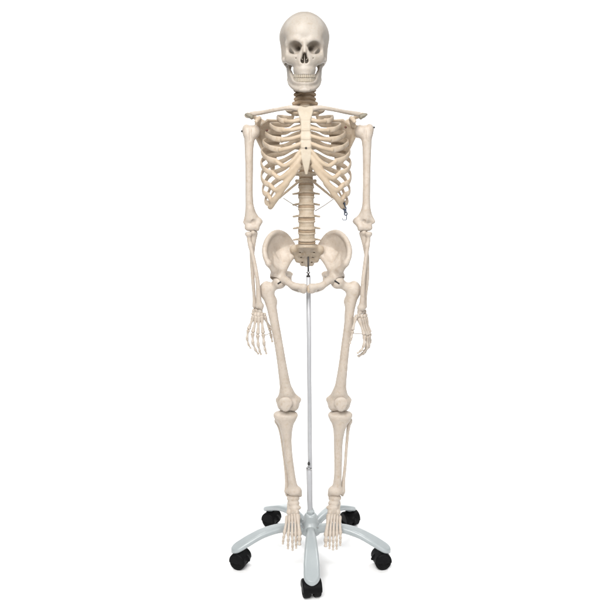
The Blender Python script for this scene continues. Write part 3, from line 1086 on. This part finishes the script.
# ---------------------------------------------------------------- feet
FOOT = {
    1: dict(c=0, tmt=[(328.6, 517.5), (331.4, 516.4), (334.2, 516.8), (337.0, 517.6), (339.6, 518.6)],
            mtp=[(326.2, 534.0), (330.0, 534.6), (333.4, 534.4), (336.8, 533.6), (340.4, 532.6)],
            tip=[(325.6, 546.8), (329.4, 549.2), (333.0, 550.4), (336.6, 549.6), (340.2, 545.8)], ank=(334.8, 497.0)),
    -1: dict(c=0, tmt=[(297.8, 517.5), (295.2, 516.4), (292.4, 516.8), (289.6, 517.6), (287.0, 518.6)],
             mtp=[(299.4, 533.4), (295.8, 534.6), (292.2, 534.6), (288.4, 533.8), (284.6, 532.4)],
             tip=[(299.4, 545.0), (296.2, 548.8), (292.6, 550.8), (288.0, 549.2), (282.8, 544.4)], ank=(293.2, 497.0)),
}
for s in (1, -1):
    D = FOOT[s]
    an = at(*D['ank'], -.008)
    tm = [at(p[0], p[1], -.066 + .006 * i) for i, p in enumerate(D['tmt'])]
    mt = [at(p[0], p[1], -.108 + .006 * i) for i, p in enumerate(D['mtp'])]
    tp = [at(p[0], p[1], -.138 + .009 * i) for i, p in enumerate(D['tip'])]
    nav = an * .45 + tm[1] * .55
    fs = [ell(an + A(0, .002, -.004), (.0220, .021, .0140)), ell(an * .7 + tm[0] * .3 + A(s * .002, 0, 0), (.0185, .0150, .0125)),
          cap(an + A(s * .004, .012, -.026), an + A(s * .004, .042, -.040), .0135, .0165), cap(an + A(s * .009, 0, -.022), an * .5 + tm[4] * .5 + A(0, .006, -.004), .0115, .0105),
          ell(nav + A(-s * .003, 0, 0), (.0200, .0105, .0095)),
          ell(an * .25 + tm[0] * .75, (.0095, .012, .0115)), ell(an * .25 + tm[1] * .75, (.0080, .0115, .0105)), ell(an * .25 + tm[2] * .75, (.0082, .0115, .0105)),
          ell(an * .28 + tm[3] * .5 + tm[4] * .22, (.0125, .0135, .0130))]
    V, Q = mesh_sdf(U(.0030, fs), .0014)
    foot = link('foot', V, Q, BONE, skel)
    for i in range(5):
        V, Q = small_bone(tm[i] * 1.13 - mt[i] * .13, mt[i], [.0082, .0066, .0064, .0064, .0066][i], .6)
        link('foot_bone', V, Q, BONE, foot)
        nph = 2 if i == 0 else 3
        cuts = [0, .56, 1] if i == 0 else [0, .48, .75, 1]
        for q in range(nph):
            a = mt[i] * (1 - cuts[q]) + tp[i] * cuts[q]
            b = mt[i] * (1 - cuts[q + 1]) + tp[i] * cuts[q + 1]
            arch = A(0, -.004, .006)
            a = a + arch * math.sin(math.pi * cuts[q])
            b = b + arch * math.sin(math.pi * cuts[q + 1])
            d = (b - a) / np.linalg.norm(b - a)
            rr = ([.0076, .0066] if i == 0 else [.0054, .0047, .0042])[q]
            V, Q = small_bone(a + d * .0022, b - d * .0022, rr, .64)
            link('toe_bone', V, Q, BONE, foot)

# ================================================================== little chain hanging from the lowest left rib
ch = empty('metal_chain', at(344.0, 204, -.06))
ch['label'] = 'small dark chain with a hook dangling from the lowest rib'
ch['category'] = 'chain'


def ring(c, r, rr, ax, sq=1.0, n=24, seg=6):
    ax = np.array(ax, float)
    ax /= np.linalg.norm(ax)
    u = np.cross(ax, A(0, 0, 1))
    u /= np.linalg.norm(u)
    v = np.cross(ax, u)
    V, Qd = [], []
    for i in range(n):
        a = 2 * math.pi * i / n
        e = u * math.cos(a) + v * math.sin(a)
        p = np.array(c) + u * r * math.cos(a) + v * r * sq * math.sin(a)
        for k in range(seg):
            b = 2 * math.pi * k / seg
            V.append(p + (e * math.cos(b) + ax * math.sin(b)) * rr)
    for i in range(n):
        for k in range(seg):
            i2, k2 = (i + 1) % n, (k + 1) % seg
            Qd.append((i * seg + k, i2 * seg + k, i2 * seg + k2, i * seg + k2))
    return np.array(V), Qd


yy = -.06
for k, (px, py, r, sq, axv) in enumerate(((344.2, 204.6, .0040, 1.5, (1, .5, 0)), (344.4, 208.2, .0052, 1.2, (.3, 1, .2)),
                                          (345.2, 211.0, .0042, 1.3, (1, .7, 0)), (345.8, 213.8, .0042, 1.1, (.2, 1, 0)))):
    V, Q = ring(at(px, py, yy), r, .0020, axv, sq)
    link('chain_link', V, Q, BLUEM, ch)
for dx in (-2.0, 1.4):
    V, Q = sweep([at(345 + dx, 208.5, yy - .004), at(345 + dx * .5, 209.8, yy - .004), at(345 - dx * .6, 211.6, yy - .004)], [.0014], n=8, seg=6)
    link('chain_link', V, Q, BLUEM, ch)
V, Q = sweep([at(346.4, 215.6, yy), at(346.6, 219, yy), at(344.8, 220.2, yy), at(342.8, 219.6, yy), at(342.2, 217.8, yy)], [.0015, .0015, .0014, .0012, .0009], n=20, seg=7, up=(0, 1, 0))
link('hook', V, Q, BLUEM, ch)

# ================================================================== ROLLING STAND
R_BASE = .2515
SX = .036
st = empty('rolling_stand', (SX, 0, 0))
st['label'] = 'pale grey five armed metal stand with upright pole on black casters'
st['category'] = 'stand'


def lathe(prof, c, n=32, axis='z'):
    V, Q = [], []
    for r, z in prof:
        for k in range(n):
            a = 2 * math.pi * k / n
            V.append((r * math.cos(a), r * math.sin(a), z))
    m = len(prof)
    for i in range(m - 1):
        for k in range(n):
            k2 = (k + 1) % n
            Q.append((i * n + k, i * n + k2, (i + 1) * n + k2, (i + 1) * n + k))
    Q.append(tuple(range(n))[::-1])
    Q.append(tuple((m - 1) * n + k for k in range(n)))
    return np.array(V) + np.array(c, float), Q


ptop = at(308.4, 283, .004)
ptop2 = at(308.4, 277, .004)
pbot = A(SX, 0, .10)
pm = at(309.0, 469.5, 0)


def pole(a, b, r, name, mat, parent, seg=28, cham=.0008):
    a, b = np.array(a, float), np.array(b, float)
    d = b - a
    ln = np.linalg.norm(d)
    w = d / ln
    u = np.cross(w, A(0, 1, 0))
    u /= np.linalg.norm(u)
    v = np.cross(w, u)
    V, Q = lathe([(r - cham, 0), (r, cham), (r, ln * .5), (r, ln - cham), (r - cham, ln)], (0, 0, 0), seg)
    V = a + V[:, :1] * u + V[:, 1:2] * v + V[:, 2:] * w
    o = link(name, V, Q, mat, parent)
    return o


def flat_ends(o):
    me = o.data
    for p in me.polygons:
        if len(p.vertices) > 4:
            p.use_smooth = False


po = pole(pbot, ptop2, .0078, 'pole', POLEM, st)
flat_ends(po)
pole(pbot, pm, .0096, 'pole_sleeve', POLEM, po)
pole(pm, pm + (ptop2 - pm) * .012, .0104, 'collar', STEEL, po)
pole(pm + (ptop2 - pm) * .012 + A(0, 0, .0), pm + (ptop2 - pm) * .014, .0098, 'collar_ring', STEEL, po)
k = at(308.7, 462.6, -.004)
V, Q = sweep([k + A(0, .0, 0), k + A(0, -.007, 0), k + A(0, -.013, 0)], [.0032, .0050, .0046], n=8, seg=12, up=(0, 0, 1))
link('clamp_screw', V, Q, DARKM, po)
rod_top = at(308.0, 256, .030)
pole(ptop2, at(308.2, 256.5, .012), .0030, 'rod', DARKM, st)
for py, r, hh in ((272.6, .0062, .0032), (276.2, .0068, .0030), (279.2, .0058, .002)):
    c = at(308.3, py, .005)
    pole(c - A(0, 0, hh), c + A(0, 0, hh), r, 'nut', STEEL if r < .0065 else DARKM, st, seg=6)

# hub with the five arms
prof = [(.012, .074), (.028, .075), (.034, .080), (.036, .092), (.035, .104), (.030, .114), (.0245, .121), (.0225, .127), (.0220, .140), (.0195, .146), (.0135, .149), (.0100, .1495), (.0098, .165)]
V, Q = lathe(prof, (SX, 0, 0), 40)
hub = link('hub', V, Q, STANDM, st)
V, Q = lathe([(.0124, .1492), (.0134, .1505), (.0134, .1580), (.0122, .1596)], (SX, 0, 0), 28)
link('hub_ring', V, Q, STANDM, hub)
for k in range(3):
    an = math.radians(-90 + 44 * (k - 1))
    p = A(SX, 0, .109) + A(math.cos(an), math.sin(an), 0) * .0325
    screw(hub, p, (math.cos(an), math.sin(an), .3), .0030, .003, STEEL)


def arm_sdf(ang):
    d = A(math.cos(ang), math.sin(ang), 0)
    w = A(-d[1], d[0], 0)
    path = [(.026, .096), (.070, .108), (.120, .111), (.170, .103), (.215, .086), (.2515, .069), (.2765, .0590)]
    ctl = [A(SX, 0, 0) + d * r + A(0, 0, z) for r, z in path]
    n = 61
    P = spline(ctl, n)
    s = np.linspace(0, 1, n)
    rr = P - A(SX, 0, 0)
    rad = rr @ d
    zz = P[:, 2]
    hw = np.interp(rad, [.026, .055, .13, .215, .2515], [.0165, .0145, .0195, .0250, .0250])
    hw = np.where(rad > .2515, np.sqrt(np.maximum(.025 ** 2 - (rad - .2515) ** 2, 1e-6)), hw)
    hh = np.interp(rad, [.026, .09, .2, .25, .2765], [.0160, .0125, .0095, .0088, .0070])

    def fn(Q):
        q = Q - A(SX, 0, 0)
        x = q @ d
        y = q @ w
        zc = np.interp(x, rad, zz)
        sl = np.interp(x, rad, np.gradient(zz, rad))
        a, b = np.interp(x, rad, hw), np.interp(x, rad, hh)
        r0 = np.minimum(b * .92, a * .98)
        dy = np.abs(y) - a + r0
        dz = np.abs(Q[:, 2] - zc) / np.sqrt(1 + sl * sl) - b + r0
        dx = np.maximum(rad[0] - x, x - rad[-1])
        e = np.sqrt(np.maximum(dy, 0) ** 2 + np.maximum(dz, 0) ** 2) + np.minimum(np.maximum(dy, dz), 0) - r0
        return np.maximum(e, dx)

    f = F(fn, (P - .03).min(0), (P + .03).max(0))
    # rounded end over the caster stem
    e = A(SX, 0, .0690) + d * .2515
    f = U(.003, f, cyl(e - A(0, 0, .009), A(0, 0, 1), .0125, .0125, .0080, .002))
    return f


ang0 = -math.pi / 2
caster_parts = None
for k in range(5):
    an = ang0 + k * 2 * math.pi / 5
    d = A(math.cos(an), math.sin(an), 0)
    V, Q = mesh_sdf(arm_sdf(an), .0020)
    arm = link('base_arm', V, Q, STANDM, st)
    e = A(SX, 0, 0) + d * R_BASE
    # caster: hood, two wheels, stem
    yaw = an + [math.radians(10), math.radians(28), math.radians(65), math.radians(25), math.radians(-40)][k]
    f = A(math.cos(yaw), math.sin(yaw), 0)
    w = A(-f[1], f[0], 0)
    up = A(0, 0, 1)
    c = e + A(0, 0, .0275) - f * .006
    ax = np.stack([f, w, up], 1)
    cyls = cyl(c + up * .002, w, .0285, .0285, .0300, .006, side=f)
    keep = box(c + up * .020 + f * .002, (.033, .034, .022), .004, ax)

    def hoodfn(P, a=cyls, b=keep):
        return np.maximum(a(P), b(P))

    hood = F(hoodfn, cyls.lo, cyls.hi)
    hood = U(.005, hood, cyl(e + A(0, 0, .049), up, .0125, .0125, .009, .002), cap(c + up * .012 - f * .026, c + up * .002 - f * .032, .0045, .004))
    V, Q = mesh_sdf(hood, .0014)
    cs = link('caster', V, Q, BLACKM, st)
    for sgn in (1, -1):
        wc = c + w * sgn * .0160
        wf = U(.001, cyl(wc, w, .0268, .0268, .0118, .005, side=f))
        wf = cut(wf, .001, cyl(wc + w * sgn * .012, w, .0175, .0175, .0035, .001, side=f))
        wf = U(.001, wf, cyl(wc + w * sgn * .009, w, .0070, .0070, .0035, .001, side=f))
        V, Q = mesh_sdf(wf, .0013)
        link('wheel', V, Q, TYREM, cs)
    V, Q = lathe([(.0055, .050), (.0055, .066)], e * A(1, 1, 0), 14)
    link('caster_stem', V, Q, STEEL, cs)

# ================================================================== BACKDROP (white paper sweep: floor and wall in one)
prof = [(-1.0, 0.0)]
yb, rad, top = 6.0, 1.2, 4.8
prof += [(y, 0.0) for y in np.linspace(-.9, yb - rad, 20)]
prof += [(yb - rad + rad * math.sin(a), rad - rad * math.cos(a)) for a in np.linspace(0.08, math.pi / 2, 20)]
prof += [(yb, z) for z in np.linspace(rad + .2, top, 8)]
V, Q = [], []
xs = np.linspace(-7.5, 7.5, 9)
for y, z in prof:
    for x in xs:
        V.append((x, y, z))
for i in range(len(prof) - 1):
    for j in range(8):
        Q.append((i * 9 + j, i * 9 + j + 1, (i + 1) * 9 + j + 1, (i + 1) * 9 + j))
bd = link('backdrop', V, Q, PAPERM)
bd['kind'] = 'structure'


# ================================================================== LIGHT
def area(name, loc, target, size, power, col=(1, 1, 1), sy=None):
    l = bpy.data.lights.new(name, 'AREA')
    l.shape = 'RECTANGLE'
    l.size = size
    l.size_y = sy or size
    l.energy = power
    l.color = col
    o = bpy.data.objects.new(name, l)
    C.objects.link(o)
    o.location = loc
    from mathutils import Vector
    o.rotation_euler = (Vector(target) - Vector(loc)).to_track_quat('-Z', 'Y').to_euler()
    return o


area('key_lamp', (-.6, -2.6, 2.9), (0, 0, 1.2), 2.0, 175, (1, .985, .965))
area('fill_lamp', (1.7, -2.6, 2.0), (0, 0, 1.1), 1.6, 45, (.98, .99, 1))
for x in (-2.4, 2.4):
    l = area('backdrop_lamp', (x, 2.9, 4.6), (x * .45, 6.0, 1.1), 1.6, 135)
    l = area('floor_lamp', (x * .7, 1.3, 4.4), (x * .4, 3.2, 0), 1.4, 85)
    l.data.spread = math.radians(100)

w = bpy.data.worlds.new('World')
bpy.context.scene.world = w
w.use_nodes = True
w.node_tree.nodes['Background'].inputs[0].default_value = (.95, .97, 1, 1)
w.node_tree.nodes['Background'].inputs[1].default_value = .06

for o in bpy.data.objects:
    if '_w' in o:
        del o['_w']

vs = bpy.context.scene.view_settings
vs.view_transform = 'Standard'
vs.look = 'None'
vs.exposure = 0
vs.gamma = 1
vs.use_curve_mapping = False
